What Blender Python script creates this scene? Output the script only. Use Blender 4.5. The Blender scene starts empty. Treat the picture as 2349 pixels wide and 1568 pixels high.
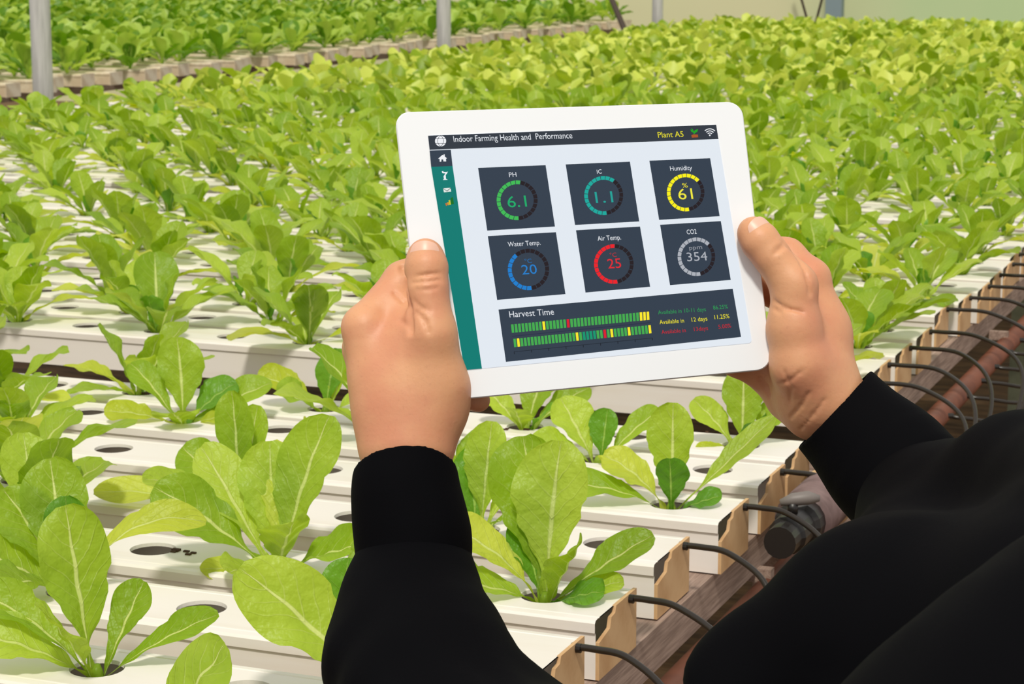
import bpy, math, random
import numpy as np
from mathutils import Vector, Matrix

# ------------------------------------------------------------------ camera, light, exposure
FPX, CX, CY, YH = 4950.0, 1174.5, 784.0, -130.0
BED_Z = 1.0                      # top of the grow channels
CAM = np.array([0.0, 0.0, BED_Z + 0.676])
PITCH = math.atan((CY - YH) / FPX)
YAW = math.atan((3200 - CX) * math.cos(PITCH) / FPX)
FW = np.array([-math.sin(YAW) * math.cos(PITCH), math.cos(YAW) * math.cos(PITCH), -math.sin(PITCH)])
RT = np.array([math.cos(YAW), math.sin(YAW), 0.0])
UP = np.cross(RT, FW)
scene = bpy.context.scene
COL = scene.collection
cd = bpy.data.cameras.new('camera')
cd.sensor_width = 36.0
cd.lens = FPX / 2349.0 * 36.0
cd.clip_start = 0.05
cd.clip_end = 200
cd.dof.use_dof = True
cd.dof.focus_distance = 1.68
cd.dof.aperture_fstop = 32.0
cam = bpy.data.objects.new('camera', cd)
COL.objects.link(cam)
M3 = Matrix((tuple(RT), tuple(UP), tuple(-FW))).transposed()
cam.matrix_world = Matrix.Translation(Vector(CAM)) @ M3.to_4x4()
scene.camera = cam

world = bpy.data.worlds.new('greenhouse_light')
scene.world = world
world.use_nodes = True
bg = world.node_tree.nodes['Background']
bg.inputs[0].default_value = (1.0, 0.985, 0.95, 1)
bg.inputs[1].default_value = 0.66
sun = bpy.data.lights.new('sun', 'SUN')
sun.energy = 2.4
sun.color = (1.0, 0.95, 0.84)
sun.angle = math.radians(7)
so = bpy.data.objects.new('sun', sun)
SUN_DIR = Vector(tuple(FW * np.array([1, 1, 0]))).normalized() * math.tan(math.radians(37)) + Vector((0.10, -0.03, -1.0))
so.rotation_euler = SUN_DIR.to_track_quat('-Z', 'Y').to_euler()
COL.objects.link(so)
vs = scene.view_settings
vs.view_transform = 'Standard'
vs.look = 'None'
vs.exposure = 0.0
vs.gamma = 1.0
vs.use_curve_mapping = False

rng = random.Random(7)


def ray(x, y):
    return FW + RT * (x - CX) / FPX - UP * (y - CY) / FPX


def px(x, y, z):
    """photo pixel + distance along the view axis -> world point"""
    return CAM + ray(x, y) * z


def on_plane(x, y, zw):
    d = ray(x, y)
    return CAM + d * ((zw - CAM[2]) / d[2])


def project(p):
    v = np.asarray(p) - CAM
    z = v @ FW
    return CX + FPX * (v @ RT) / z, CY - FPX * (v @ UP) / z, z


def srgb(r, g, b):
    def c(v):
        v /= 255.0
        return v / 12.92 if v <= 0.04045 else ((v + 0.055) / 1.055) ** 2.4
    return (c(r), c(g), c(b), 1.0)


# ------------------------------------------------------------------ materials
class Mat:
    def __init__(self, name):
        self.m = bpy.data.materials.new(name)
        self.m.use_nodes = True
        self.t = self.m.node_tree
        self.b = self.t.nodes['Principled BSDF']
        self.out = self.t.nodes['Material Output']

    def n(self, kind, **kw):
        nd = self.t.nodes.new(kind)
        for k, v in kw.items():
            setattr(nd, k, v)
        return nd

    def l(self, a, b):
        self.t.links.new(a, b)

    def math(self, op, a, b=None, clamp=False):
        nd = self.n('ShaderNodeMath', operation=op)
        nd.use_clamp = clamp
        for i, v in enumerate((a, b)):
            if v is None:
                continue
            if isinstance(v, (int, float)):
                nd.inputs[i].default_value = v
            else:
                self.l(v, nd.inputs[i])
        return nd.outputs[0]

    def mix(self, fac, a, b):
        nd = self.n('ShaderNodeMix', data_type='RGBA')
        for s, v in ((nd.inputs[0], fac), (nd.inputs[6], a), (nd.inputs[7], b)):
            if isinstance(v, (int, float, tuple)):
                s.default_value = v
            else:
                self.l(v, s)
        return nd.outputs[2]

    def noise(self, scale, detail=3, coord='Object', rough=0.5, stretch=None):
        tc = self.n('ShaderNodeTexCoord')
        nz = self.n('ShaderNodeTexNoise')
        nz.inputs['Scale'].default_value = scale
        nz.inputs['Detail'].default_value = detail
        nz.inputs['Roughness'].default_value = rough
        src = tc.outputs[coord]
        if stretch:
            mp = self.n('ShaderNodeMapping')
            mp.inputs['Scale'].default_value = stretch
            self.l(src, mp.inputs[0])
            src = mp.outputs[0]
        self.l(src, nz.inputs['Vector'])
        return nz.outputs['Fac']

    def ramp(self, fac, lo, hi):
        nd = self.n('ShaderNodeMapRange', interpolation_type='SMOOTHSTEP')
        nd.inputs[1].default_value = lo
        nd.inputs[2].default_value = hi
        self.l(fac, nd.inputs[0])
        return nd.outputs[0]

    def bump(self, h, strength=0.3, dist=0.002):
        nd = self.n('ShaderNodeBump')
        nd.inputs['Strength'].default_value = strength
        nd.inputs['Distance'].default_value = dist
        self.l(h, nd.inputs['Height'])
        self.l(nd.outputs[0], self.b.inputs['Normal'])
        return nd.outputs[0]

    def base(self, c):
        if isinstance(c, tuple):
            self.b.inputs['Base Color'].default_value = c
        else:
            self.l(c, self.b.inputs['Base Color'])

    def set(self, **kw):
        for k, v in kw.items():
            self.b.inputs[k.replace('_', ' ')].default_value = v
        return self


def noisy(name, c1, c2, scale, rough=0.6, lo=0.35, hi=0.65, bump=0.0, stretch=None, coord='Object', bd=0.002):
    M = Mat(name)
    nz = M.noise(scale, 4, coord, 0.6, stretch)
    M.base(M.mix(M.ramp(nz, lo, hi), c1, c2))
    M.set(Roughness=rough)
    if bump:
        M.bump(nz, bump, bd)
    return M.m


def plain(name, c, rough=0.5, metallic=0.0):
    M = Mat(name)
    M.base(c)
    M.set(Roughness=rough, Metallic=metallic)
    return M.m


def glow(name, c, s=1.0):
    M = Mat(name)
    M.base((0, 0, 0, 1))
    M.set(Roughness=0.35)
    M.b.inputs['Specular IOR Level'].default_value = 0.15
    M.b.inputs['Emission Color'].default_value = c
    M.b.inputs['Emission Strength'].default_value = s
    return M.m


def leaf_mat(name, c_lo, c_hi, c_rib, tr=0.4, veins=True, rnd=0.5):
    M = Mat(name)
    oi = M.n('ShaderNodeObjectInfo')
    nz = M.noise(18, 3)
    if rnd < 0:
        ge = M.n('ShaderNodeNewGeometry')
        r = ge.outputs['Random Per Island']
    else:
        r = M.math('ADD', M.math('MULTIPLY', oi.outputs['Random'], rnd), M.math('MULTIPLY', nz, 1 - rnd))
    col = M.mix(M.ramp(r, 0.12, 0.85), c_lo, c_hi)
    if veins:
        tc = M.n('ShaderNodeTexCoord')
        sp = M.n('ShaderNodeSeparateXYZ')
        M.l(tc.outputs['UV'], sp.inputs[0])
        au = M.math('MULTIPLY', M.math('ABSOLUTE', M.math('SUBTRACT', sp.outputs[0], 0.5)), 2.0)
        v = sp.outputs[1]
        # midrib, wide at the base and thin at the tip
        wid = M.math('MULTIPLY', M.math('SUBTRACT', 1.12, v), 0.16)
        rib = M.math('SUBTRACT', 1.0, M.math('DIVIDE', au, wid), True)
        rib = M.ramp(rib, 0.0, 0.6)
        ph = M.math('ADD', M.math('MULTIPLY', v, 9.5), M.math('MULTIPLY', au, -2.4))
        ph = M.math('ADD', ph, M.math('MULTIPLY', M.noise(30, 2), 1.0))
        tri = M.math('ABSOLUTE', M.math('SUBTRACT', M.math('FRACT', ph), 0.5))
        side = M.ramp(M.math('SUBTRACT', 0.5, tri), 0.41, 0.5)
        fade = M.math('SUBTRACT', 1.0, au, True)
        sv = M.math('MULTIPLY', M.math('MULTIPLY', side, fade), 0.34)
        col = M.mix(sv, col, c_rib)
        col = M.mix(M.math('MULTIPLY', rib, 0.85), col, c_rib)
        q = M.noise(110, 2)
        hgt = M.math('SUBTRACT', M.math('MULTIPLY', q, 0.8), M.math('ADD', M.math('MULTIPLY', side, 0.12), M.math('MULTIPLY', rib, 0.3)))
        bn = M.bump(hgt, 0.8, 0.004)
    M.base(col)
    M.set(Roughness=0.42)
    M.b.inputs['Specular IOR Level'].default_value = 0.35
    tl = M.n('ShaderNodeBsdfTranslucent')
    hs = M.n('ShaderNodeHueSaturation')
    hs.inputs['Saturation'].default_value = 1.1
    hs.inputs['Value'].default_value = 1.5
    M.l(col, hs.inputs['Color'])
    M.l(hs.outputs[0], tl.inputs['Color'])
    mx = M.n('ShaderNodeMixShader')
    mx.inputs[0].default_value = tr
    M.l(M.b.outputs[0], mx.inputs[1])
    M.l(tl.outputs[0], mx.inputs[2])
    M.l(mx.outputs[0], M.out.inputs[0])
    return M.m


RIB = srgb(212, 222, 140)
MT = {}
MT['leaf'] = leaf_mat('lettuce_leaf', srgb(126, 160, 30), srgb(178, 200, 74), RIB)
MT['heart'] = leaf_mat('lettuce_heart', srgb(86, 138, 26), srgb(118, 164, 46), srgb(160, 192, 90), 0.3)
MT['pale'] = leaf_mat('lettuce_outer_leaf', srgb(170, 184, 48), srgb(198, 208, 84), RIB, 0.42)
MT['crowd'] = leaf_mat('lettuce_crowd', srgb(132, 160, 22), srgb(210, 220, 104), RIB, 0.36, False, -1.0)
MT['dark'] = leaf_mat('dark_greens', srgb(100, 144, 32), srgb(180, 204, 90), RIB, 0.4, False, -1.0)
MT['channel'] = noisy('white_channel', srgb(238, 231, 225), srgb(230, 219, 208), 6, 0.38, 0.5, 0.8, stretch=(0.3, 4, 4))
MT['cream'] = noisy('cream_channel', srgb(240, 226, 204), srgb(214, 192, 164), 9, 0.5)
MT['cap'] = noisy('tan_cap', srgb(216, 178, 132), srgb(196, 152, 106), 25, 0.6, 0.3, 0.8)
MT['hose'] = plain('black_hose', srgb(40, 33, 27), 0.28)
MT['rail'] = noisy('rail_wood', srgb(172, 148, 134), srgb(132, 110, 98), 20, 0.7, 0.3, 0.7, 0.2, (12, 0.6, 12))
MT['redpipe'] = noisy('red_pipe', srgb(122, 72, 52), srgb(92, 54, 40), 14, 0.5, 0.3, 0.75)
MT['mauve'] = noisy('mauve_pipe', srgb(128, 104, 102), srgb(88, 68, 66), 12, 0.5)
MT['black'] = plain('black_plastic', srgb(30, 26, 24), 0.4)
MT['greyplastic'] = plain('grey_plastic', srgb(120, 112, 108), 0.5)
MT['soil'] = noisy('ground_soil', srgb(122, 92, 62), srgb(70, 50, 34), 5, 0.9, 0.3, 0.7, 0.5, (1.0, 3.5, 1), bd=0.02)
MT['plank'] = noisy('floor_plank', srgb(150, 118, 80), srgb(92, 66, 42), 6, 0.8, 0.25, 0.75, 0.3, (1.2, 14, 1))
MT['pole'] = noisy('galvanised_pole', srgb(186, 184, 182), srgb(160, 158, 156), 8, 0.4, stretch=(8, 8, 0.5))
MT['bluepost'] = plain('blue_grey_post', srgb(128, 146, 152), 0.6)
MT['greenpost'] = noisy('green_post', srgb(146, 152, 126), srgb(118, 124, 100), 10, 0.7)
MT['rust'] = plain('dark_rod', srgb(66, 52, 42), 0.7)


def film_mat():
    M = Mat('greenhouse_film')
    tc = M.n('ShaderNodeTexCoord')
    sp = M.n('ShaderNodeSeparateXYZ')
    M.l(tc.outputs['Object'], sp.inputs[0])
    f = M.math('ADD', sp.outputs[0], M.math('MULTIPLY', M.noise(0.6, 2), 4.0))
    M.base(M.mix(M.ramp(f, -4.2, -1.2), srgb(216, 214, 172), srgb(186, 210, 158)))
    M.set(Roughness=0.6)
    return M.m


MT['film'] = film_mat()
MT['tablet'] = plain('white_tablet', srgb(238, 241, 246), 0.32)
MT['tabletback'] = plain('silver_back', srgb(176, 174, 176), 0.3, 0.6)
MT['dirt'] = plain('dirt_crumb', srgb(74, 50, 34), 0.9)


def skin_mat():
    M = Mat('skin')
    n1 = M.noise(22, 3)
    col = M.mix(M.ramp(n1, 0.35, 0.7), srgb(220, 162, 120), srgb(212, 144, 110))
    n2 = M.noise(420, 2)
    col = M.mix(M.math('MULTIPLY', M.ramp(n2, 0.60, 0.72), 0.12), col, srgb(176, 112, 82))
    M.base(col)
    M.set(Roughness=0.5)
    M.b.inputs['Subsurface Weight'].default_value = 0.18
    M.b.inputs['Subsurface Radius'].default_value = (0.010, 0.004, 0.002)
    M.b.inputs['Subsurface Scale'].default_value = 0.6
    M.bump(M.noise(300, 3), 0.25, 0.0008)
    return M.m


MT['skin'] = skin_mat()
MT['nail'] = plain('nail', srgb(230, 184, 162), 0.38)


def cloth_mat():
    M = Mat('black_shirt')
    M.base(srgb(5, 5, 8))
    M.set(Roughness=0.85)
    M.b.inputs['Specular IOR Level'].default_value = 0.07
    M.bump(M.noise(900, 2), 0.2, 0.0006)
    return M.m


MT['shirt'] = cloth_mat()


# ------------------------------------------------------------------ object helpers
def mesh(name, verts, faces, uvs=None, smooth=False):
    me = bpy.data.meshes.new(name)
    me.from_pydata([tuple(map(float, v)) for v in verts], [], [tuple(map(int, f)) for f in faces])
    if uvs is not None:
        ul = me.uv_layers.new(name='UVMap')
        idx = np.zeros(len(me.loops), dtype=np.int32)
        me.loops.foreach_get('vertex_index', idx)
        ul.data.foreach_set('uv', np.asarray(uvs, dtype=np.float32)[idx].ravel())
    if smooth:
        me.polygons.foreach_set('use_smooth', [True] * len(me.polygons))
    me.update()
    return me


def add(name, me, mat=None, parent=None, loc=None):
    o = bpy.data.objects.new(name, me)
    COL.objects.link(o)
    if mat is not None and len(me.materials) == 0:
        me.materials.append(mat)
    if parent is not None:
        o.parent = parent
    if loc is not None:
        o.location = loc
    return o


def empty(name, loc):
    o = bpy.data.objects.new(name, None)
    o.empty_display_size = 0.05
    COL.objects.link(o)
    o.location = loc
    return o


def tag(o, label, cat=None, group=None, kind=None):
    o['label'] = label
    if cat:
        o['category'] = cat
    if group:
        o['group'] = group
    if kind:
        o['kind'] = kind
    return o


def box(x0, x1, y0, y1, z0, z1):
    v = [(x, y, z) for x in (x0, x1) for y in (y0, y1) for z in (z0, z1)]
    f = [(0, 1, 3, 2), (4, 6, 7, 5), (0, 4, 5, 1), (2, 3, 7, 6), (0, 2, 6, 4), (1, 5, 7, 3)]
    return v, f


def join(parts):
    V, F = [], []
    for v, f in parts:
        n = len(V)
        V += [tuple(p) for p in v]
        F += [tuple(i + n for i in q) for q in f]
    return V, F


def tube(pts, r, n=8, cap=True):
    pts = [np.asarray(p, float) for p in pts]
    m = len(pts)
    rs = r if hasattr(r, '__len__') else [r] * m
    V, F = [], []
    nrm = None
    for i, p in enumerate(pts):
        t = pts[min(i + 1, m - 1)] - pts[max(i - 1, 0)]
        t /= np.linalg.norm(t) + 1e-12
        if nrm is None:
            a = np.array([0, 0, 1.0]) if abs(t[2]) < 0.9 else np.array([1.0, 0, 0])
            nrm = np.cross(t, a)
        nrm = nrm - t * (nrm @ t)
        nrm /= np.linalg.norm(nrm)
        b = np.cross(t, nrm)
        for k in range(n):
            a = 2 * math.pi * k / n
            V.append(p + rs[i] * (math.cos(a) * nrm + math.sin(a) * b))
    for i in range(m - 1):
        for k in range(n):
            k2 = (k + 1) % n
            F.append((i * n + k, i * n + k2, (i + 1) * n + k2, (i + 1) * n + k))
    if cap:
        F.append(tuple(range(n - 1, -1, -1)))
        F.append(tuple((m - 1) * n + k for k in range(n)))
    return V, F


def spline(ctrl, per=8):
    P = [np.asarray(p, float) for p in ctrl]
    P = [2 * P[0] - P[1]] + P + [2 * P[-1] - P[-2]]
    out = []
    for i in range(1, len(P) - 2):
        p0, p1, p2, p3 = P[i - 1:i + 3]
        for k in range(per):
            t = k / per
            out.append(0.5 * (2 * p1 + (p2 - p0) * t + (2 * p0 - 5 * p1 + 4 * p2 - p3) * t * t + (3 * p1 - p0 - 3 * p2 + p3) * t ** 3))
    out.append(P[-2])
    return out


# ------------------------------------------------------------------ setting: ground, far wall
gv, gf = box(-16, 6, -3, 24, -0.1, 0.0)
tag(add('floor', mesh('floor', gv, gf), MT['soil']), 'brown earth floor of the greenhouse', kind='structure')
plank_me = None
fl = bpy.data.objects['floor']
for i in range(34):                       # worn boards of the aisle beside the bed
    y0 = 3.0 + i * 0.262
    v, f = box(-0.62, 0.95, y0, y0 + 0.235, -0.01, 0.035 + rng.uniform(0, 0.012))
    add('plank', mesh('plank', v, f), MT['plank'], fl)

WALL_Y = 19.9
wv, wf = box(-16, 8, WALL_Y, WALL_Y + 0.03, 0, 4.2)
tag(add('wall_back', mesh('wall_back', wv, wf), MT['film']), 'pale green plastic film wall at the far end', kind='structure')

POLE_X = -5.27
pole_px = [(93, 'nearest the left edge of the picture'), (1018, 'just above the tablet'), (1508, 'above the right half of the tablet'), (1812, 'before the film wall')]
for i, (pxx, where) in enumerate(pole_px):
    d = ray(pxx, 60)
    y = POLE_X * d[1] / d[0]
    v, f = tube([(0, 0, 0), (0, 0, 0.9), (0, 0, 3.6)], 0.043, 20)
    o = empty('greenhouse_pole', (POLE_X, y, 0))
    add('pole', mesh('pole', v, f, smooth=True), MT['pole'], o)
    v, f = box(-0.08, 0.08, -0.08, 0.08, 0, 0.02)
    add('base_plate', mesh('base_plate', v, f), MT['pole'], o)
    tag(o, 'grey steel greenhouse pole ' + where, 'pole', 'row of grey greenhouse poles')
# blue grey post and braces before the film
d = ray(1915, 5)
p = CAM + d * ((WALL_Y - 0.35) / d[1])
v, f = box(-0.075, 0.075, -0.05, 0.05, 0, 3.6)
tag(add('wall_post', mesh('wall_post', v, f), MT['bluepost'], None, (p[0], p[1], 0)), 'blue-grey square post standing against the film wall', 'post')
for (x0, y0, x1, y1) in ((1822, 0, 1848, 32), (1902, -4, 1876, 34)):
    d0, d1 = ray(x0, y0 - 60), ray(x1, y1)
    wy = WALL_Y - (0.2 if x0 < 1850 else 0.28)
    a = CAM + d0 * (wy / d0[1])
    b = CAM + d1 * (wy / d1[1])
    b = b + (b - a) / (a[2] - b[2] + 1e-9) * b[2] * 1.0
    v, f = tube([a, b], 0.012, 6)
    side = 'left of' if x0 < 1850 else 'right next to'
    tag(add('brace_wire', mesh('brace_wire', v, f), MT['rust']), 'thin slanted brace rod %s the gap before the film wall' % side, 'rod')
d0, d1 = ray(1404, 0), ray(1430, 62)
a = CAM + d0 * (16.4 / d0[1])
b = CAM + d1 * (16.0 / d1[1])
v, f = tube([a + (a - b) * 6, b + (b - a) * 6], 0.024, 8)
tag(add('slanted_rod', mesh('slanted_rod', v, f, smooth=True), MT['rust']), 'dark slanted rod leaning between two grey poles at the top', 'rod')
# pale green post at the right edge
p = on_plane(2345, 960, 0.04)
v, f = box(-0.045, 0.1, -0.05, 0.05, 0.0, 0.62)
tag(add('bed_post', mesh('bed_post', v, f), MT['greenpost'], None, (p[0], p[1], 0.03)), 'pale green wooden post at the right edge beyond the hoses', 'post')

# ------------------------------------------------------------------ grow channels
CW, CH = 0.118, 0.064
HOLE0, HR = -0.078, 0.0262
HSPS = (0.159, 0.148)
NHS = (27, 29)
NH = 29
CL = 4.42


def channel_mesh(nh, length, holes=True, HSP=0.15):
    V, F = [], []
    fr = [(0, -CH), (0, -0.0145), (-0.0025, -0.0135), (-0.0025, -0.0035), (0.0, -0.0008), (0.0085, 0.0), (0.0095, -0.0011), (0.0115, 0.0)]
    y0, y1 = fr[-1][0], CW - fr[-1][0]
    bk = [(CW - a, b) for a, b in fr[::-1]]

    def strip(prof):
        n = len(V)
        for a, b in prof:
            V.append((0, a, b))
            V.append((-length, a, b))
        for i in range(len(prof) - 1):
            F.append((n + 2 * i, n + 2 * i + 2, n + 2 * i + 3, n + 2 * i + 1))
    strip(fr)
    strip(bk)
    strip([(CW, -CH), (0, -CH)])
    n = len(V)
    V.extend([(-length, 0, -CH), (-length, CW, -CH), (-length, CW, -0.0008), (-length, 0, -0.0008)])
    F.append((n, n + 3, n + 2, n + 1))

    def quad(xa, xb):
        m = len(V)
        V.extend([(xa, y0, 0), (xb, y0, 0), (xb, y1, 0), (xa, y1, 0)])
        F.append((m, m + 3, m + 2, m + 1))
    if not holes:
        quad(0, -length)
        return mesh('grow_channel', V, F)
    hx = HSP / 2
    hy = (y1 - y0) / 2
    yc = CW / 2
    quad(0, HOLE0 + hx)
    N = 32
    ca = math.atan2(hy, hx)
    angs = [2 * math.pi * k / N for k in range(N)]
    for c in (ca, math.pi - ca, math.pi + ca, 2 * math.pi - ca):
        k = min(range(N), key=lambda q: abs(angs[q] - c))
        angs[k] = c
    for h in range(nh):
        xc = HOLE0 - h * HSP
        m = len(V)
        for a in angs:
            c, s = math.cos(a), math.sin(a)
            t = min(hx / max(abs(c), 1e-9), hy / max(abs(s), 1e-9))
            V.append((xc + c * t, yc + s * t, 0))
            V.append((xc + c * HR, yc + s * HR, 0))
            V.append((xc + c * HR * 0.985, yc + s * HR * 0.985, -0.004))
        for k in range(N):
            a, b = m + 3 * k, m + 3 * ((k + 1) % N)
            F.append((a, b, b + 1, a + 1))
            F.append((a + 1, b + 1, b + 2, a + 2))
    quad(HOLE0 - nh * HSP + hx, -length)
    return mesh('grow_channel', V, F)


def cap_mesh(notch):
    if notch:
        P = [(0.0, -CH), (CW, -CH), (CW, 0.001), (0.052, 0.001), (0.049, -0.006), (0.037, -0.0075), (0.033, -0.018), (0.0, -0.024)]
    else:
        P = [(-0.002, -CH - 0.002), (CW + 0.002, -CH - 0.002), (CW + 0.002, 0.002), (-0.002, 0.002)]
    n = len(P)
    V = [(0.004, a, b) for a, b in P] + [(0.0, a, b) for a, b in P]
    F = [tuple(range(n)), tuple(range(2 * n - 1, n - 1, -1))]
    F += [(i, i + n, (i + 1) % n + n, (i + 1) % n) for i in range(n)]
    return mesh('end_cap', V, F)


ch_mes = [channel_mesh(NHS[q], CL, True, HSPS[q]) for q in (0, 1)]
cap_me = cap_mesh(True)
FRONT1 = [1.42, 1.61, 1.812, 1.985, 2.20, 2.395, 2.585, 2.732]
ENDX1 = [-0.705, -0.70, -0.703, -0.707, -0.715, -0.699, -0.703, -0.707]
FRONT2 = [3.205, 3.36, 3.522, 3.692, 3.942, 4.092, 4.25, 4.412, 4.578, 4.736, 4.905]
ENDX2 = [-0.728, -0.729, -0.727, -0.726, -0.743, -0.727, -0.718, -0.722, -0.722, -0.733, -0.734]
while FRONT2[-1] < 16.6:
    FRONT2.append(FRONT2[-1] + 0.164 + rng.uniform(-0.006, 0.006) + (0.09 if len(FRONT2) % 12 == 0 else 0))
    ENDX2.append(-0.726 + rng.uniform(-0.01, 0.01))
ORD = ['first', 'second', 'third', 'fourth', 'fifth', 'sixth', 'seventh', 'eighth', 'ninth', 'tenth', 'eleventh', 'twelfth']


def nth(n):
    return ORD[n] if n < 12 else '%d%s' % (n + 1, {1: 'st', 2: 'nd', 3: 'rd'}.get((n + 1) % 10, 'th') if (n + 1) not in (11, 12, 13) else 'th')


ROWS = []          # (front y, end x, parity, table)
for t, (fr, ex) in enumerate(((FRONT1, ENDX1), (FRONT2, ENDX2))):
    for i, (y, x) in enumerate(zip(fr, ex)):
        o = add('grow_channel', ch_mes[t], MT['channel'], None, (x, y, BED_Z))
        add('end_cap', cap_me, MT['cap'], o)
        if t == 0:
            lab = 'white plastic grow channel on the near table, %s from the bottom' % nth(i - 1) if i else 'white plastic grow channel just cut off by the bottom edge'
        else:
            lab = 'white plastic grow channel on the far table, %s behind the dark gap' % nth(i)
        tag(o, lab, 'grow channel', 'white channels of the near table' if t == 0 else 'white channels of the far table')
        par = ((i + 1) % 2) if t == 0 else ((i % 2) if i < 3 else (i + 1) % 2)
        ROWS.append((y, x, par, t))

# left table
LFX = -6.30
lch = channel_mesh(0, 6.6, False)
lcap = cap_mesh(False)
LROWS = []
y = 7.2
k = 0
while y < 18.6:
    dx = rng.uniform(-0.06, 0.06)
    o = add('cream_channel', lch, MT['cream'], None, (LFX + dx, y, BED_Z))
    add('end_cap', lcap, MT['cream'], o)
    tag(o, '%s cream channel end from the left under the dark greens across the aisle' % nth(k), 'grow channel', 'cream channels of the left table')
    LROWS.append((y, LFX + dx))
    y += 0.20 + (0.10 if k % 2 else 0.0) + rng.uniform(-0.01, 0.01)
    k += 1

# support rails under the channel ends
for (x, y0, y1, lab) in ((-0.735, 1.2, 2.95, 'brown-grey support beam under the ends of the near channels'),
                         (-0.755, 3.15, 17.0, 'brown-grey support beam under the ends of the far channels'),
                         (-4.95, 1.2, 2.95, 'brown-grey beam under the hidden left ends of the near channels'),
                         (-4.95, 3.15, 17.0, 'brown-grey beam under the hidden left ends of the far channels')):
    o = empty('support_beam', (x, y0, 0))
    v, f = box(-0.03, 0.03, 0, y1 - y0, BED_Z - CH - 0.052, BED_Z - CH - 0.002)
    add('beam', mesh('beam', v, f), MT['rail'], o)
    n = max(2, int((y1 - y0) / 2.2) + 1)
    for i in range(n):
        yy = 0.15 + (y1 - y0 - 0.3) * i / (n - 1)
        v, f = box(-0.025, 0.025, yy - 0.025, yy + 0.025, 0, BED_Z - CH - 0.052)
        add('leg', mesh('leg', v, f), MT['rail'], o)
    tag(o, lab, 'beam')
for (y0, y1, lab) in ((7.1, 18.6, 'beam carrying the cream channel ends across the aisle'),):
    o = empty('support_beam', (LFX - 0.2, y0, 0))
    v, f = box(-0.03, 0.03, 0, y1 - y0, BED_Z - CH - 0.052, BED_Z - CH - 0.002)
    add('beam', mesh('beam', v, f), MT['rail'], o)
    for i in range(6):
        yy = 0.15 + (y1 - y0 - 0.3) * i / 5
        v, f = box(-0.025, 0.025, yy - 0.025, yy + 0.025, 0, BED_Z - CH - 0.052)
        add('leg', mesh('leg', v, f), MT['rail'], o)
    tag(o, lab, 'beam')

# red feed pipe along the beam
PIPE_X, PIPE_Z = -0.690, BED_Z - 0.142
for (y0, y1, lab) in ((1.25, 2.9, 'red-brown feed pipe along the near channel ends'), (3.1, 17.0, 'red-brown feed pipe along the far channel ends')):
    v, f = tube([(PIPE_X, y0, PIPE_Z), (PIPE_X, (y0 + y1) / 2, PIPE_Z), (PIPE_X, y1, PIPE_Z)], 0.019, 16)
    o = empty('feed_pipe', (0, 0, 0))
    add('pipe', mesh('pipe', v, f, smooth=True), MT['redpipe'], o)
    yy = y0 + 0.25
    while yy < y1:                       # hooks that hang the pipe from the beam
        v, f = box(PIPE_X - 0.034, PIPE_X + 0.004, yy - 0.008, yy + 0.008, PIPE_Z + 0.012, PIPE_Z + 0.030)
        add('hanger', mesh('hanger', v, f), MT['rail'], o)
        yy += 1.1
    tag(o, lab, 'pipe')

# feed hoses
nn = 0
for ri, (y, x, par, t) in enumerate(ROWS):
    if t == 1 and y > 8.0:
        continue
    if ri == 0:
        continue
    r2 = random.Random(ri * 3 + 1)
    s = np.array([x - 0.012, y + CW * 0.80, BED_Z - 0.004])
    big = 1.05 if t == 0 else 1.5
    ox = r2.uniform(0.10, 0.125) * big
    e = np.array([PIPE_X + 0.017, y + (-0.05 if t == 0 else -0.20) + r2.uniform(-0.02, 0.02), PIPE_Z + 0.002])
    ctrl = [s, s + [0.035, 0.0, 0.001], s + [0.062 * big + .01, -0.01, -0.001],
            [x + ox, (s[1] * 0.75 + e[1] * .25), BED_Z - 0.030],
            [x + ox * 1.12, (s[1] * 0.5 + e[1] * .5), BED_Z - 0.080],
            [x + ox * 0.98, (s[1] * 0.2 + e[1] * .8), PIPE_Z - 0.008],
            e + [0.030, 0.006, -0.004], e]
    v, f = tube(spline(ctrl, 8), 0.0036, 10)
    o = empty('feed_hose', tuple(s))
    me = mesh('hose', v - s if isinstance(v, np.ndarray) else [q - s for q in v], f, smooth=True)
    add('hose', me, MT['hose'], o)
    for c, dr in ((s + [0.016, 0, 0], np.array([0.005, 0, 0])), (e + [0.004, 0, 0], np.array([0.006, 0.001, 0]))):
        v2, f2 = tube([c - dr - s, c + dr - s], 0.0048, 10)
        add('fitting', mesh('fitting', v2, f2), MT['black'], o)
    if t == 0:
        lab = 'black feed hose looping from the %s near channel to the red pipe' % nth(ri - 1)
    else:
        lab = 'black feed hose looping from the %s far channel end' % nth(nn)
    if t == 1:
        nn += 1
    tag(o, lab, 'hose', 'black feed hoses along the channel ends')

# mauve drain pipe with valve, low beside the near table
o = empty('drain_pipe', (0, 0, 0))
a = px(1905, 1130, 2.86)
b = px(1780, 1290, 2.52)
dirv = np.array([0, 1.0, 0])
c0 = px(1850, 1185, 2.72)
v, f = tube([c0 - dirv * 0.02, c0 + dirv * 0.16, c0 + dirv * 0.34], 0.036, 24)
add('pipe', mesh('pipe', v, f, smooth=True), MT['mauve'], o)
v, f = tube([c0 + dirv * 0.10, c0 + dirv * 0.112], 0.0385, 24)
add('strap', mesh('strap', v, f, smooth=True), MT['cap'], o)
v, f = tube([c0 - dirv * 0.13, c0 - dirv * 0.10, c0 - dirv * 0.095, c0 - dirv * 0.05, c0 - dirv * 0.045, c0 - dirv * 0.015], [0.020, 0.020, 0.024, 0.024, 0.030, 0.030], 16)
vb = add('valve_body', mesh('valve_body', v, f), MT['black'], o)
hp = c0 - dirv * 0.072 + np.array([0, 0, 0.022])
v, f = tube([hp, hp + [0, 0, 0.014]], 0.007, 10)
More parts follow.
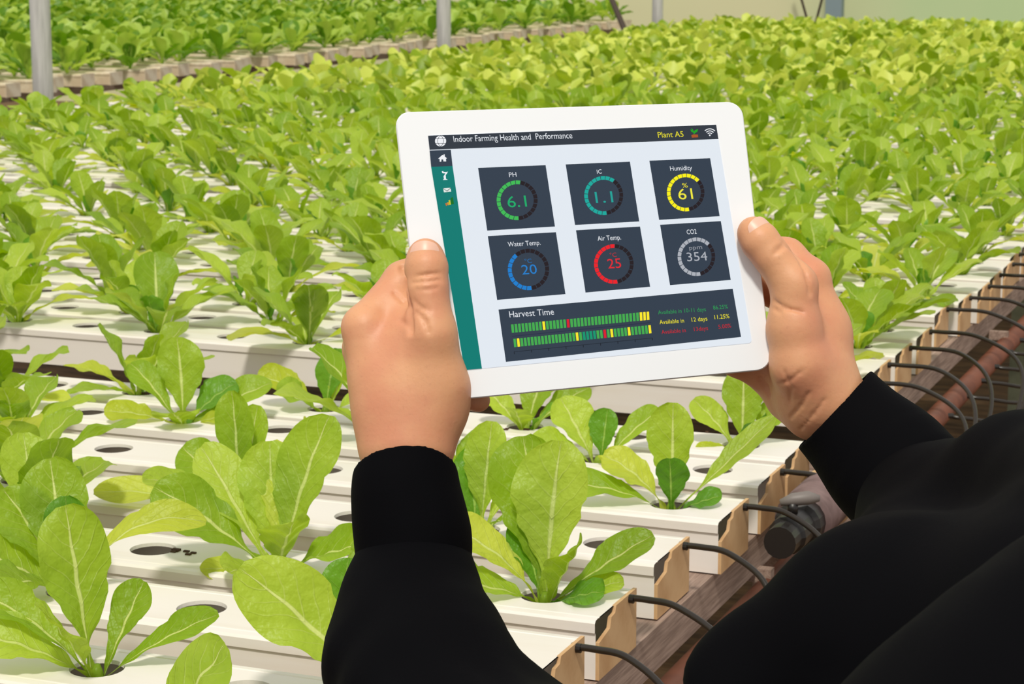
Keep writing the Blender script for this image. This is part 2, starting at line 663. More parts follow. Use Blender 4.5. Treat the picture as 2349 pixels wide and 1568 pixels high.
add('valve_stem', mesh('valve_stem', v, f, smooth=True), MT['black'], vb)
v, f = tube([hp + [-0.014, -0.006, 0.014], hp + [0, 0, 0.018], hp + [0.018, 0.008, 0.020], hp + [0.030, 0.014, 0.019]], [0.004, 0.008, 0.0085, 0.004], 10)
add('valve_handle', mesh('valve_handle', v, f, smooth=True), MT['greyplastic'], vb)
tag(o, 'mauve-brown drain pipe with black butterfly valve below the near channels', 'pipe')

# ------------------------------------------------------------------ lettuces
def leaf(L, W, e0, e1, fold, ruff, seed, nv=22, nu=11, jag=1.0, twist=0.0):
    """leaf growing along +x from the origin; returns verts, faces, uvs"""
    r = random.Random(seed)
    k1, k2, p1, p2, p3 = r.uniform(5, 8), r.uniform(9, 14), r.uniform(0, 6), r.uniform(0, 6), r.uniform(0, 6)
    sway = r.uniform(-0.16, 0.16)
    asym = r.uniform(-0.14, 0.14)
    px_, pz_ = 0.0, 0.0
    V, U = [], []
    for j in range(nv + 1):
        t = j / nv
        e = math.radians(e0 + (e1 - e0) * (t ** 1.25))
        if j:
            px_ += math.cos(e) * L / nv
            pz_ += math.sin(e) * L / nv
        nx, nz = -math.sin(e), math.cos(e)
        # obovate outline with a winged stalk
        s = max(0.0, (t - 0.12) / 0.88)
        if s < 0.64:
            blade = math.sin(math.pi / 2 * (s / 0.64) ** 1.02) ** 1.25
        else:
            blade = math.sqrt(max(0.0, 1 - ((s - 0.64) / 0.365) ** 2.15))
        w = max(W * 0.15 * (1 - t * 0.5), 0.0030, W * blade) if t < 0.97 else W * blade
        if j == nv:
            w = W * 0.22
        for i in range(nu + 1):
            u = -1 + 2 * i / nu
            ww = w
            if abs(abs(u) - 1) < 1e-6 and 0.12 < t < 0.62:
                ww = w * (1 - 0.11 * jag * abs(math.sin(j * 2.4 + p1 + u)) * (0.5 + r.random()))
            fo = math.radians(fold * (1 - 0.55 * t))
            ww *= 1 + asym * (1 if u > 0 else -1)
            lat = ww * u * math.cos(fo * abs(u))
            up = ww * abs(u) ** 1.35 * math.sin(fo) - 0.10 * W * math.exp(-(u * 5) ** 2) * blade
            up += ruff * W * (u * u) * (math.sin(k1 * t * 2 + p1 + u * 1.2) + 0.6 * math.sin(k2 * t * 2 + p2 - u))
            up += 0.05 * W * blade * math.sin(9 * t * 3 - abs(u) * 5 + p3) * (1 - abs(u))
            tw = twist * t
            la = lat * math.cos(tw) - up * math.sin(tw)
            uu = lat * math.sin(tw) + up * math.cos(tw)
            V.append((px_ + nx * uu, la + sway * L * t * t, pz_ + nz * uu))
            U.append(((u + 1) / 2, t))
    F = []
    for j in range(nv):
        for i in range(nu):
            a = j * (nu + 1) + i
            F.append((a, a + 1, a + nu + 2, a + nu + 1))
    return V, F, U


def leaf_me(spec, seed, nv=22, nu=11, name='leaf'):
    L, W, e0, e1, fold, ruff = spec
    v, f, u = leaf(L, W, e0, e1, fold, ruff, seed, nv, nu)
    return mesh(name, v, f, u, True)


KINDS = {'outer': (0.138, 0.027, 44, 0, 22, 0.12), 'low': (0.122, 0.023, 28, -12, 18, 0.10), 'mid': (0.126, 0.029, 62, 26, 26, 0.12),
         'up': (0.122, 0.029, 80, 52, 26, 0.10), 'heart': (0.060, 0.019, 84, 66, 40, 0.16)}
LIB = {}
for kn, sp in KINDS.items():
    for lod, (nv, nu) in (('hi', (18, 9)), ('lo', (9, 5))):
        for q in range(4):
            r = random.Random(hash_ := (q * 31 + len(kn) * 7))
            s2 = (sp[0] * r.uniform(.9, 1.1), sp[1] * r.uniform(.9, 1.12), sp[2] + r.uniform(-7, 7), sp[3] + r.uniform(-12, 12), sp[4] * r.uniform(.6, 1.3), sp[5])
            LIB[kn, lod, q] = leaf_me(s2, q * 13 + len(kn), nv, nu)
for (kn, lod, q), me in LIB.items():
    me.materials.append(MT['heart'] if kn == 'heart' else (MT['pale'] if (kn in ('low', 'outer') and q % 2) else MT['leaf']))


def crown_mesh():
    pts = [(0, 0, -0.03), (0, 0, -0.014), (0, 0, -0.004), (0, 0, 0.004)]
    v, f = tube(pts, [0.005, 0.006, 0.006, 0.003], 10)
    return mesh('stem', v, f, smooth=True)


crown_me = crown_mesh()
crown_me.materials.append(MT['leaf'])


def recipe(r, size=1.0):
    out = []
    a0 = r.uniform(0, 360)
    for i in range(3):
        out.append((r.choice(['outer', 'low', 'outer']), a0 + i * 120 + r.uniform(-28, 28), r.uniform(.85, 1.12)))
    a0 += 50
    for i in range(3):
        out.append((r.choice(['mid', 'mid', 'up']), a0 + i * 118 + r.uniform(-25, 25), r.uniform(.85, 1.1)))
    out.append(('up', r.uniform(0, 360), r.uniform(.8, 1.05)))
    out.append(('outer', r.uniform(0, 360), r.uniform(.8, 1.0)))
    out.append(('heart', r.uniform(0, 360), r.uniform(.9, 1.2)))
    return [(k, a, s * size) for k, a, s in out]


def lettuce(loc, rec, lod, r, label, group):
    o = empty('lettuce', loc)
    tag(o, label, 'lettuce', group)
    add('stem', crown_me, None, o)
    for kn, az, s in rec:
        c = add('leaf', LIB[kn, lod, r.randrange(4)], None, o)
        a = math.radians(az)
        c.rotation_euler = (0, 0, a)
        c.location = (0.006 * math.cos(a), 0.006 * math.sin(a), -0.006)
        c.scale = (s, s, s)
    return o


def lettuce_spec(loc, leaves, label, seed):
    """hand-laid near lettuce: leaves = (image azimuth, L, W, e0, e1, material)"""
    o = empty('lettuce', loc)
    tag(o, label, 'lettuce', 'lettuces of the near table')
    add('stem', crown_me, None, o)
    for i, lf in enumerate(leaves):
        az, L, W, e0, e1, mt = lf[:6]
        fold = lf[6] if len(lf) > 6 else 16
        tw = lf[7] if len(lf) > 7 else 0.8 * math.cos(math.radians(az))
        L, W = L * 1.09, W * 1.02
        v, f, u = leaf(L, W, e0, e1, fold, 0.09, seed * 17 + i, 26, 13, twist=tw)
        me = mesh('leaf', v, f, u, True)
        c = add('leaf', me, MT[mt], o)
        a = math.radians(az) + YAW
        c.rotation_euler = (0, 0, a)
        c.location = (0.007 * math.cos(a), 0.007 * math.sin(a), -0.010)
    return o


def hole_pos(row, k):
    y, x, par, t = ROWS[row]
    return (x + HOLE0 - k * HSPS[t], y + CW / 2, BED_Z)


# near lettuces laid out by hand: (row, hole) -> label, leaves
NEAR = {
    (3, 0): ('tall lettuce with a broad upright leaf right of the left sleeve',
             [(75, .158, .040, 84, 74, 'leaf', 12), (168, .130, .026, 62, 12, 'pale'), (190, .105, .026, 34, -8, 'leaf'), (8, .120, .022, 40, 26, 'leaf', 14),
              (355, .075, .016, 30, 10, 'leaf'), (310, .085, .030, 68, 52, 'leaf', 34), (330, .062, .022, 34, 8, 'heart'), (120, .085, .022, 70, 60, 'heart'), (100, .165, .042, 74, 60, 'leaf', 14)]),
    (5, 0): ('lettuce below the tablet with a long thin leaf reaching right',
             [(80, .122, .029, 84, 76, 'leaf'), (265, .070, .021, 80, 70, 'heart'), (160, .098, .026, 60, 14, 'pale'), (184, .125, .023, 34, -6, 'leaf'),
              (18, .158, .017, 42, 34, 'leaf'), (340, .055, .018, 36, 10, 'heart')]),
    (7, 0): ('lettuce under the tablet corner at the back of the near table',
             [(75, .105, .030, 82, 72, 'leaf'), (150, .085, .024, 60, 36, 'leaf'), (200, .055, .014, 30, -30, 'pale'), (300, .06, .022, 70, 55, 'heart'), (20, .09, .022, 58, 30, 'leaf')]),
    (4, 1): ('lettuce crowded behind the tall one beside the left sleeve',
             [(60, .125, .026, 84, 76, 'leaf', 10), (110, .10, .030, 78, 62, 'heart'), (30, .115, .022, 64, 40, 'leaf'), (200, .08, .024, 60, 30, 'leaf'), (300, .07, .024, 50, 10, 'leaf'), (150, .10, .026, 66, 40, 'leaf')]),
    (5, 2): ('lettuce right beside the left wrist under the tablet',
             [(70, .12, .026, 80, 66, 'leaf'), (140, .10, .026, 60, 30, 'leaf'), (20, .10, .024, 50, 20, 'leaf'), (270, .08, .026, 60, 34, 'leaf'), (330, .07, .02, 40, 5, 'pale')]),
    (6, 1): ('small lettuce between two empty holes under the middle of the tablet',
             [(135, .095, .030, 60, 46, 'leaf'), (175, .085, .022, 40, 4, 'leaf'), (60, .07, .02, 78, 70, 'heart'), (30, .11, .020, 48, 14, 'leaf'), (300, .05, .018, 50, 20, 'pale')]),
    (7, 2): ('lettuce peeking out just below the tablet bottom edge',
             [(60, .09, .026, 74, 60, 'leaf'), (150, .08, .024, 60, 30, 'leaf'), (20, .10, .024, 48, 20, 'leaf'), (250, .06, .022, 60, 30, 'leaf'), (320, .06, .018, 60, 30, 'heart')]),
    (3, 2): ('biggest lettuce left of the sleeve with leaves spread wide',
             [(176, .148, .036, 46, 26, 'leaf', 8, -1.1), (152, .155, .030, 58, 36, 'leaf', 12, -0.9), (105, .135, .037, 70, 62, 'leaf', 10), (55, .165, .034, 74, 64, 'leaf', 10),
              (80, .14, .03, 76, 40, 'pale'), (285, .09, .030, 60, 40, 'leaf', 34), (300, .055, .017, 72, 64, 'heart', 40), (240, .08, .026, 30, 0, 'leaf'), (330, .105, .030, 34, 14, 'leaf', 30), (200, .075, .016, 18, 0, 'pale')]),
    (2, 1): ('lettuce half hidden behind the left sleeve near the bottom',
             [(60, .12, .03, 60, 30, 'leaf'), (20, .11, .028, 50, 20, 'leaf'), (330, .09, .026, 60, 30, 'leaf'), (80, .07, .022, 80, 70, 'heart')]),
    (2, 3): ('lettuce at the left edge with a leaf bending over an empty hole',
             [(12, .165, .022, 74, -24, 'pale', 20), (95, .10, .026, 80, 68, 'heart', 30), (150, .125, .034, 68, 44, 'leaf'), (190, .115, .034, 50, 10, 'leaf'), (230, .10, .028, 50, -10, 'leaf'), (120, .14, .036, 74, 60, 'leaf')]),
    (1, 2): ('lettuce at the bottom left with one broad upright leaf',
             [(150, .152, .036, 84, 72, 'leaf', 14), (8, .115, .017, 38, 20, 'leaf', 14), (40, .09, .022, 66, 44, 'leaf', 34), (165, .135, .024, 50, 14, 'leaf', 36),
              (235, .100, .030, 66, 40, 'leaf', 12), (190, .11, .028, 40, 4, 'leaf'), (300, .05, .014, 16, -24, 'pale')]),
    (1, 0): ('lettuce at the bottom behind the sleeve with one big leaf reaching left',
             [(166, .180, .038, 54, 34, 'leaf', 6, -1.1), (200, .10, .026, 26, -4, 'leaf'), (120, .08, .02, 50, 20, 'leaf'), (60, .07, .02, 70, 60, 'heart')]),
    (0, 1): ('lettuce cut by the bottom edge left of the sleeve',
             [(8, .118, .044, 62, 46, 'leaf', 6, .5), (150, .08, .03, 40, 10, 'leaf'), (330, .10, .026, 44, 10, 'leaf')]),
    (4, 3): ('lettuce with a tall crinkled leaf left of the left hand wrist',
             [(100, .135, .026, 84, 74, 'leaf', 34, -0.5), (165, .095, .034, 58, 34, 'leaf', 8), (40, .082, .016, 74, 58, 'leaf', 10), (185, .16, .022, 22, -8, 'pale'),
              (140, .06, .015, 74, 60, 'heart', 36), (200, .115, .022, 40, 8, 'leaf'), (60, .12, .022, 78, 66, 'leaf')]),
    (6, 5): ('lettuce with a broad round leaf facing front before the dark gap',
             [(95, .118, .034, 82, 72, 'leaf', 8), (155, .115, .023, 58, 24, 'leaf', 28), (25, .088, .028, 56, 20, 'heart', 10), (275, .075, .034, 40, 14, 'leaf', 8),
              (14, .125, .026, 34, 18, 'leaf'), (188, .100, .022, 30, -4, 'pale'), (345, .07, .018, 30, 0, 'pale')]),
    (7, 4): ('lettuce with a crinkled dark heart leaf left of the left hand',
             [(80, .090, .024, 82, 74, 'heart', 30), (168, .105, .026, 50, 8, 'pale'), (200, .075, .028, 50, 14, 'leaf', 30), (30, .09, .02, 74, 56, 'leaf', 30), (0, .09, .026, 40, 6, 'leaf'), (262, .07, .022, 10, -14, 'pale')]),
    (5, 4): ('lettuce with a drooping thin leaf between the two left clumps',
             [(182, .12, .020, 30, -10, 'pale'), (120, .10, .026, 64, 40, 'leaf'), (30, .085, .022, 56, 30, 'leaf'), (80, .07, .02, 78, 68, 'heart'), (250, .06, .02, 40, 0, 'leaf')]),
}
NEAR_SKIP = {(5, 4)}
seed = 1
for (row, k), (lab, lv) in NEAR.items():
    if (row, k) in NEAR_SKIP:
        continue
    seed += 1
    lettuce_spec(hole_pos(row, k), lv, lab, seed)

TAB = [(905, 257), (1702, 232), (1772, 846), (978, 923)]


def in_tablet(x, y, m=0):
    q = TAB
    for i in range(4):
        (ax, ay), (bx, by) = q[i], q[(i + 1) % 4]
        if (bx - ax) * (y - ay) - (by - ay) * (x - ax) < m:
            return False
    return True


cand, crowd = [], []
for row, (y, x, par, t) in enumerate(ROWS):
    for k in range(NHS[t]):
        if k % 2 != par or (row, k) in NEAR:
            continue
        p = hole_pos(row, k)
        if random.Random(row * 100 + k).random() < 0.03:
            continue
        u, v, z = project(np.array(p) + [0, 0, 0.05])
        rad = FPX * 0.11 / z
        if z < 0.9:
            continue
        vis = -rad * 0.7 < u < 2349 + rad * 0.7 and -rad * .5 < v < 1568 + rad * .8
        if vis and all(in_tablet(u + a * rad * 0.8, v + b * rad * 0.9) for a, b in ((1, 0.5), (-1, 0.5), (0.5, 1), (0.5, -1), (-.5, 1), (-.5, -1))):
            vis = False
        (cand if vis else crowd).append((z, row, k, p, t, u, v))
cand.sort()
NI = 300 - len(NEAR)
for i, (z, row, k, p, t, u, v) in enumerate(cand[:NI]):
    r = random.Random(row * 1000 + k)
    rec = recipe(r, r.uniform(1.0, 1.2))
    if t == 0:
        lab = 'lettuce in the %s near channel from the bottom, %s hole from its right end' % (nth(row - 1), nth(k))
        grp = 'lettuces of the near table'
    else:
        side_ = 'left of the tablet' if u < 905 else ('right of the tablet' if u > 1690 else 'behind the tablet edge')
        lab = 'light green lettuce %s, %s far channel, %s hole from the right' % (side_, nth(row - len(FRONT1)), nth(k))
        grp = 'lettuces of the far table'
    lettuce(p, rec, 'hi' if z < 4.6 else 'lo', r, lab, grp)
crowd += cand[NI:]


def leaf_low(kind, s, nv, nu, seed):
    sp = KINDS[kind]
    v, f, u = leaf(sp[0] * s, sp[1] * s * 1.08, sp[2], sp[3], sp[4], sp[5], seed, nv, nu, 0)
    return np.array(v), np.array(f)


def crowd_mesh(name, items, recf, nv=5, nu=2, kinds=KINDS):
    libs = {}
    Vs, Fs, n = [], [], 0
    for p, r in items:
        for kn, az, s in recf(r):
            q = r.randrange(3)
            if (kn, q) not in libs:
                libs[kn, q] = leaf_low(kn, 1.0, nv, nu, q)
            v, f = libs[kn, q]
            a = math.radians(az)
            R = np.array([[math.cos(a), -math.sin(a), 0], [math.sin(a), math.cos(a), 0], [0, 0, 1]])
            Vs.append((v * s) @ R.T + np.array(p))
            Fs.append(f + n)
            n += len(v)
    V, F = np.concatenate(Vs), np.concatenate(Fs)
    me = bpy.data.meshes.new(name)
    me.vertices.add(len(V))
    me.vertices.foreach_set('co', V.ravel().astype(np.float32))
    me.loops.add(F.size)
    me.loops.foreach_set('vertex_index', F.ravel().astype(np.int32))
    me.polygons.add(len(F))
    me.polygons.foreach_set('loop_start', np.arange(0, F.size, 4, dtype=np.int32))
    me.polygons.foreach_set('use_smooth', np.ones(len(F), dtype=bool))
    me.update(calc_edges=True)
    return me


me = crowd_mesh('lettuce_field', [(c[3], random.Random(c[1] * 1000 + c[2])) for c in crowd], lambda r: recipe(r, r.uniform(1.0, 1.25)))
tag(add('lettuce_field', me, MT['crowd']), 'light green mass of distant lettuces filling the far channels', 'lettuce field', kind='stuff')


def dark_recipe(r, size=1.0):
    out = []
    a0 = r.uniform(0, 360)
    for i in range(4):
        out.append(('outer', a0 + i * 90 + r.uniform(-25, 25), r.uniform(1.2, 1.6)))
    for i in range(4):
        out.append((r.choice(['mid', 'up']), a0 + 40 + i * 90 + r.uniform(-25, 25), r.uniform(1.3, 1.75)))
    out.append(('up', r.uniform(0, 360), r.uniform(1.4, 1.8)))
    return [(k, a, s * size) for k, a, s in out]


dvar = [crowd_mesh('leafy_green', [((0, 0, 0), random.Random(900 + i))], dark_recipe, 9, 4) for i in range(7)]
for me in dvar:
    me.materials.append(MT['dark'])
dark_rest, dark_n = [], 0
for i, (y, x) in enumerate(LROWS):
    for k in range(26):
        r = random.Random(i * 91 + k)
        p = (x - 0.13 - k * 0.24 - (0.12 if i % 2 else 0), y + CW / 2 + r.uniform(-.015, .015), BED_Z)
        u, v, z = project(p)
        if z < 1:
            continue
        if k < 3 and -60 < u < 1750 and dark_n < 180:
            dark_n += 1
            o = add('leafy_green', dvar[r.randrange(7)], None, None, p)
            o.rotation_euler = (0, 0, r.uniform(0, 6.28))
            s = r.uniform(.9, 1.1)
            o.scale = (s, s, s)
            tag(o, 'dark leafy green across the aisle, %s plant on the %s cream channel' % (nth(k), nth(i)), 'leafy green', 'front rows of dark greens across the aisle')
        else:
            dark_rest.append((p, r))
me = crowd_mesh('leafy_green_field', dark_rest, dark_recipe, 5, 2)
tag(add('leafy_green_field', me, MT['dark']), 'dense darker leafy greens filling the table across the aisle', 'leafy greens', kind='stuff')

# dirt crumbs on the channels
for i, (x, y, n) in enumerate(((415, 1268, 6), (1330, 1100, 3), (1590, 990, 2), (350, 905, 3), (1180, 985, 4))):
    c = on_plane(x, y, BED_Z)
    parts = []
    r = random.Random(i)
    for q in range(n):
        cx_, cy_, s = c[0] + r.uniform(-.02, .02), c[1] + r.uniform(-.008, .008), r.uniform(.0012, .003)
        parts.append(box(cx_ - s * 1.6, cx_ + s * 1.6, cy_ - s, cy_ + s, BED_Z - 0.0012, BED_Z + s * .8))
    v, f = join(parts)
    where = ['by the empty hole left of the big lettuce', 'beside the hole before the tall lettuce', 'at the back channel under the tablet', 'at the left behind the clump', 'below the tablet edge'][i]
    tag(add('dirt_crumbs', mesh('dirt_crumbs', v, f), MT['dirt']), 'brown dirt crumbs on a white channel ' + where, 'dirt', kind='stuff')

# ------------------------------------------------------------------ tablet
# plane of the glass: left edge a little nearer than the right, top tilted slightly away
P_C = px(1340, 565, 1.505)
n_cam = np.array([0.10, 0.10, -1.0])            # right, up, forward components
TN = RT * n_cam[0] + UP * n_cam[1] + FW * n_cam[2]
TN /= np.linalg.norm(TN)


def tp(x, y, off=0.0):
    """point of the tablet glass seen at a photo pixel, lifted off along its normal"""
    d = ray(x, y)
    t = ((P_C - CAM) @ TN) / (d @ TN)
    return CAM + d * t + TN * off


def tdepth(x, y):
    return float((tp(x, y) - CAM) @ FW)


T_ORG = tp(1340, 565)
tablet = empty('tablet', tuple(tp(1375, 885)))
TORG = np.array(tablet.location)
tag(tablet, 'white tablet computer showing an indoor farming dashboard, held in both hands', 'tablet')


def rounded_quad(c, r, n=8):
    c = [np.array(p, float) for p in c]
    out = []
    for i in range(4):
        p, a, b = c[i], c[i - 1], c[(i + 1) % 4]
        ua, ub = (a - p) / np.linalg.norm(a - p), (b - p) / np.linalg.norm(b - p)
        s, e = p + ua * r, p + ub * r
        for k in range(n + 1):
            t = k / n
            w = 0.552
            c1, c2 = s - ua * r * w, e - ub * r * w
            out.append((1 - t) ** 3 * s + 3 * t * (1 - t) ** 2 * c1 + 3 * t * t * (1 - t) * c2 + t ** 3 * e)
    return out


ring = rounded_quad(TAB, 34)
cent = np.mean(np.array(TAB), axis=0)
prof = [(0.994, 0.0), (1.0, -0.0012), (1.0, -0.0045), (0.985, -0.0078), (0.955, -0.0092)]
V, F = [], []
N = len(ring)
for s, off in prof:
    for p in ring:
        q = cent + (p - cent) * s
        V.append(tp(q[0], q[1], off) - TORG)
nf = 1
for i in range(len(prof) - 1):
    for k in range(N):
        F.append((i * N + k, (i + 1) * N + k, (i + 1) * N + (k + 1) % N, i * N + (k + 1) % N))
F.append(tuple(range(N)))
F.append(tuple((len(prof) - 1) * N + k for k in range(N - 1, -1, -1)))
me = mesh('body', V, F, None, False)
me.materials.append(MT['tablet'])
me.materials.append(MT['tabletback'])
for pl in me.polygons:
    if len(pl.vertices) > 4 and pl.index == len(F) - 1 or (len(pl.vertices) == 4 and pl.index >= 2 * N):
        pl.material_index = 1
add('body', me, None, tablet)


def z1(p):
    return (p[0] / 2.24 + 880, p[1] / 2.24 + 220)


def z6(p):
    return (p[0] / 3.789 + 1100, p[1] / 3.789 + 500)


GM = {}


def gm(rgb):
    if rgb not in GM:
        GM[rgb] = glow('screen_%d_%d_%d' % rgb, srgb(*rgb))
    return GM[rgb]


def flat(name, polys, rgb, off, parent, label=None):
    """thin printed shape of the screen image from photo outlines"""
    V, F = [], []
    for pg in polys:
        n = len(V)
        V += [tp(x, y, off) - TORG for x, y in pg]
        F.append(tuple(range(n, n + len(pg)))[::-1])
    o = add(name, mesh(name, V, F), gm(rgb), parent)
    if label:
        o['label'] = label
    return o


SCR = [z1(p) for p in ((228, 203), (1708, 148), (1893, 1268), (415, 1408))]
screen = flat('screen', [rounded_quad(SCR, 8)], (226, 233, 241), 0.0003, tablet, 'pale blue lit screen with dark panels')
DARK, SLATE, TEAL = (48, 55, 65), (49, 61, 76), (0, 122, 113)
flat('title_bar', [[z1(p) for p in ((228, 205), (1708, 148), (1720, 222), (236, 277))]], DARK, 0.0005, screen, 'dark title bar')
flat('side_bar', [[z1(p) for p in ((244, 365), (354, 360), (505, 1400), (415, 1408))]], TEAL, 0.0005, screen, 'teal menu strip')
flat('home_tile', [[z1(p) for p in ((236, 281), (345, 277), (354, 360), (244, 365))]], SLATE, 0.0005, screen)
PANELS = {'PH': ((485, 370), (832, 356), (880, 671), (532, 692)), 'IC': ((935, 352), (1265, 338), (1313, 645), (983, 663)),
          'Humidity': ((1365, 333), (1677, 320), (1726, 618), (1415, 637)), 'Water Temp.': ((535, 720), (885, 700), (934, 1018), (583, 1048)),
          'Air Temp.': ((988, 690), (1317, 671), (1369, 980), (1037, 1010)), 'CO2': ((1420, 662), (1732, 643), (1783, 945), (1471, 972))}
for nme, pg in PANELS.items():
    flat('gauge_panel', [[z1(p) for p in pg]], SLATE, 0.0005, screen, 'dark square panel reading ' + nme.strip('.'))
flat('harvest_panel', [[z1(p) for p in ((590, 1097), (1793, 990), (1836, 1238), (628, 1366))]], SLATE, 0.0005, screen, 'wide dark panel with coloured bars')

RINGS = [((1186, 459.5), 47, 45.5, (62, 186, 84), 6, 175), ((1384.5, 448.6), 44.6, 44.6, (20, 168, 156), 36, 170), ((1572.5, 441.6), 43, 43.2, (250, 240, 10), 46, 168),
         ((1212, 618), 47.4, 47.5, (24, 124, 204), -46, 170), ((1407.7, 605.5), 45.4, 45.3, (236, 28, 38), -2, 168), ((1597, 588.8), 43, 44.2, (172, 176, 184), 46, 166)]
for (c, rx, ry, rgb, a_on, a_end) in RINGS:
    on, off_ = [], []
    NS = 24
    st = (a_end + 360 - a_on) % 360
    for i in range(NS):
        a0 = a_end - i * 15.0                      # clockwise degrees from the top, walked by the dark side first
        seg = []
        for rr in (1.0, 0.81):
            for q in range(4):
                a = math.radians(a0 - 15 + 0.9 + (15 - 1.8) * (q if rr == 1.0 else 3 - q) / 3)
                seg.append((c[0] + rx * rr * math.sin(a), c[1] - ry * rr * math.cos(a)))
        mid = a0 - 7.5
        (off_ if (mid - a_on) > 0 and mid <= a_end else on).append(seg)
    flat('gauge_ring', off_, (33, 24, 30), 0.0007, screen, 'unlit dark part of a gauge ring')
    flat('gauge_ring', on, rgb, 0.0007, screen, 'lit part of a gauge ring')


def text(body, L, R, H, rgb, off=0.0009):
    cu = bpy.data.curves.new('screen_text', 'FONT')
    cu.body = body
    cu.resolution_u = 3
    ob = bpy.data.objects.new('screen_text_tmp', cu)
    COL.objects.link(ob)
    dg = bpy.context.evaluated_depsgraph_get()
    m0 = ob.evaluated_get(dg).to_mesh()
    co = np.array([v.co[:] for v in m0.vertices])
    fs = [tuple(p.vertices) for p in m0.polygons]
    ob.evaluated_get(dg).to_mesh_clear()
    bpy.data.objects.remove(ob)
    bpy.data.curves.remove(cu)
    x0, x1 = co[:, 0].min(), co[:, 0].max()
    cap = 0.729
    V = []
    L, R = np.array(L, float), np.array(R, float)
    upv = np.array([-0.155, -1.0]) * H
    for x, y, _ in co:
        q = L + (R - L) * (x - x0) / (x1 - x0) + upv * (y / cap)
        V.append(tp(q[0], q[1], off) - TORG)
    o = add('screen_text', mesh('screen_text', V, fs), gm(rgb), screen)
    return o


WH, YE, GR, RE = (226, 230, 236), (236, 226, 40), (44, 150, 82), (196, 30, 44)
for a in (("Indoor Farming Health and  Performance", (1041, 326), (1313, 317.5), 14.5, WH), ("Plant A5", (1509.5, 316), (1568, 314), 13.5, YE),
          ("PH", (1168, 406.5), (1185, 405.5), 11, WH), ("IC", (1369.5, 399), (1380.5, 398), 10, WH), ("Humidity", (1537.5, 392), (1587.5, 390), 11, WH),
          ("6.1", (1165.5, 476), (1209, 474), 27, (24, 170, 104)), ("1.1", (1367, 466), (1407, 464), 27, (30, 160, 150)), ("%", (1565, 431), (1577.5, 430), 11, YE),
          ("61", (1557, 458), (1590, 456.5), 26, (240, 232, 60)), ("Water Temp.", (1165.5, 566), (1240, 561.5), 11.5, WH), ("Air Temp.", (1371, 552.5), (1424.5, 549.5), 11.5, WH),
          ("CO2", (1575.5, 537.5), (1598, 536), 11, WH), ("\u00b0C", (1204, 604), (1220, 602.6), 10, (30, 110, 180)), ("20", (1198, 630), (1232.5, 627.6), 23, (34, 124, 200)),
          ("\u00b0C", (1399, 590), (1414.5, 588.8), 10, (190, 40, 50)), ("25", (1395, 616), (1425.5, 614), 23, (226, 36, 48)), ("ppm", (1581, 573), (1610.5, 571), 10, (150, 154, 162)),
          ("354", (1576.5, 599.5), (1623, 597), 21, (172, 176, 184)), ("Harvest Time", (1169, 728), (1271, 721.5), 15, WH),
          ("Available in 10-11 days", (1509.5, 721), (1619, 713.5), 9.5, GR), ("86.25%", (1636, 710), (1669.5, 707.5), 9.5, GR),
          ("Available in", (1513, 743.5), (1569, 739.5), 10, YE), ("12 days", (1586.7, 738), (1622.5, 735), 10, YE), ("11.25%", (1639, 732), (1673, 729.5), 10, YE),
          ("Available in", (1517.5, 766), (1573, 761.5), 9.5, RE), ("13days", (1592, 759.5), (1624, 756.5), 9.5, RE), ("5.00%", (1648, 754), (1677, 751), 9.5, RE)):
    text(*a)

for (l0, l1, r0, r1, spec) in (((270, 925), (278, 998), (1478, 812), (1482, 884), {9: 'y', 16: 'r', 37: 'y', 38: 'y', 39: 'y'}),
                               ((290, 1050), (298, 1122), (1492, 929), (1500, 1000), {1: 'y', 18: 'y', 20: 't', 21: 't', 22: 't', 23: 't', 26: 'r', 28: 'y', 33: 'y', 39: 'y'})):
    tl, bl, tr, br = [np.array(z6(p)) for p in (l0, l1, r0, r1)]
    groups = {}
    for i in range(40):
        a, b = (i + 0.08) / 40, (i + 0.80) / 40
        pg = [tl + (tr - tl) * a, tl + (tr - tl) * b, bl + (br - bl) * b, bl + (br - bl) * a]
        flat('harvest_bar', [pg], {'g': (66, 170, 76), 'y': (250, 232, 40), 'r': (220, 24, 44), 't': (10, 150, 110)}[spec.get(i, 'g')], 0.0007, screen)
ax = [np.array(z6(p)) for p in ((300, 1160), (1500, 1040))]
polys = [[ax[0], ax[1], ax[1] + [0, 1], ax[0] + [0, 1]]]
for i in range(9):
    p = ax[0] + (ax[1] - ax[0]) * i / 8
    polys.append([p + [-.8, 0], p + [.8, 0], p + [1.3, 6], p + [-.3, 6]])
flat('harvest_axis', polys, (24, 30, 40), 0.0007, screen)
ln = [np.array(z6(p)) for p in ((282, 1025), (1490, 905))]
flat('harvest_rule', [[ln[0], ln[1], ln[1] + [0, 1.2], ln[0] + [0, 1.2]]], (34, 40, 70), 0.0007, screen)


def z4(p):
    return (p[0] / 6.349 + 970, p[1] / 6.349 + 280)


def z5(p):
    return (p[0] / 6.182 + 1320, p[1] / 6.182 + 270)


def disc(c, rx, ry, n=28, a0=0, a1=360):
    return [(c[0] + rx * math.cos(math.radians(a0 + (a1 - a0) * k / n)), c[1] + ry * math.sin(math.radians(a0 + (a1 - a0) * k / n))) for k in range(n + (a1 - a0 < 360))]


def arcband(c, r, w, a0, a1, n=12):
    o_ = [(c[0] + (r + w / 2) * math.cos(math.radians(a)), c[1] + (r + w / 2) * math.sin(math.radians(a))) for a in np.linspace(a0, a1, n)]
    i_ = [(c[0] + (r - w / 2) * math.cos(math.radians(a)), c[1] + (r - w / 2) * math.sin(math.radians(a))) for a in np.linspace(a1, a0, n)]
    return o_ + i_


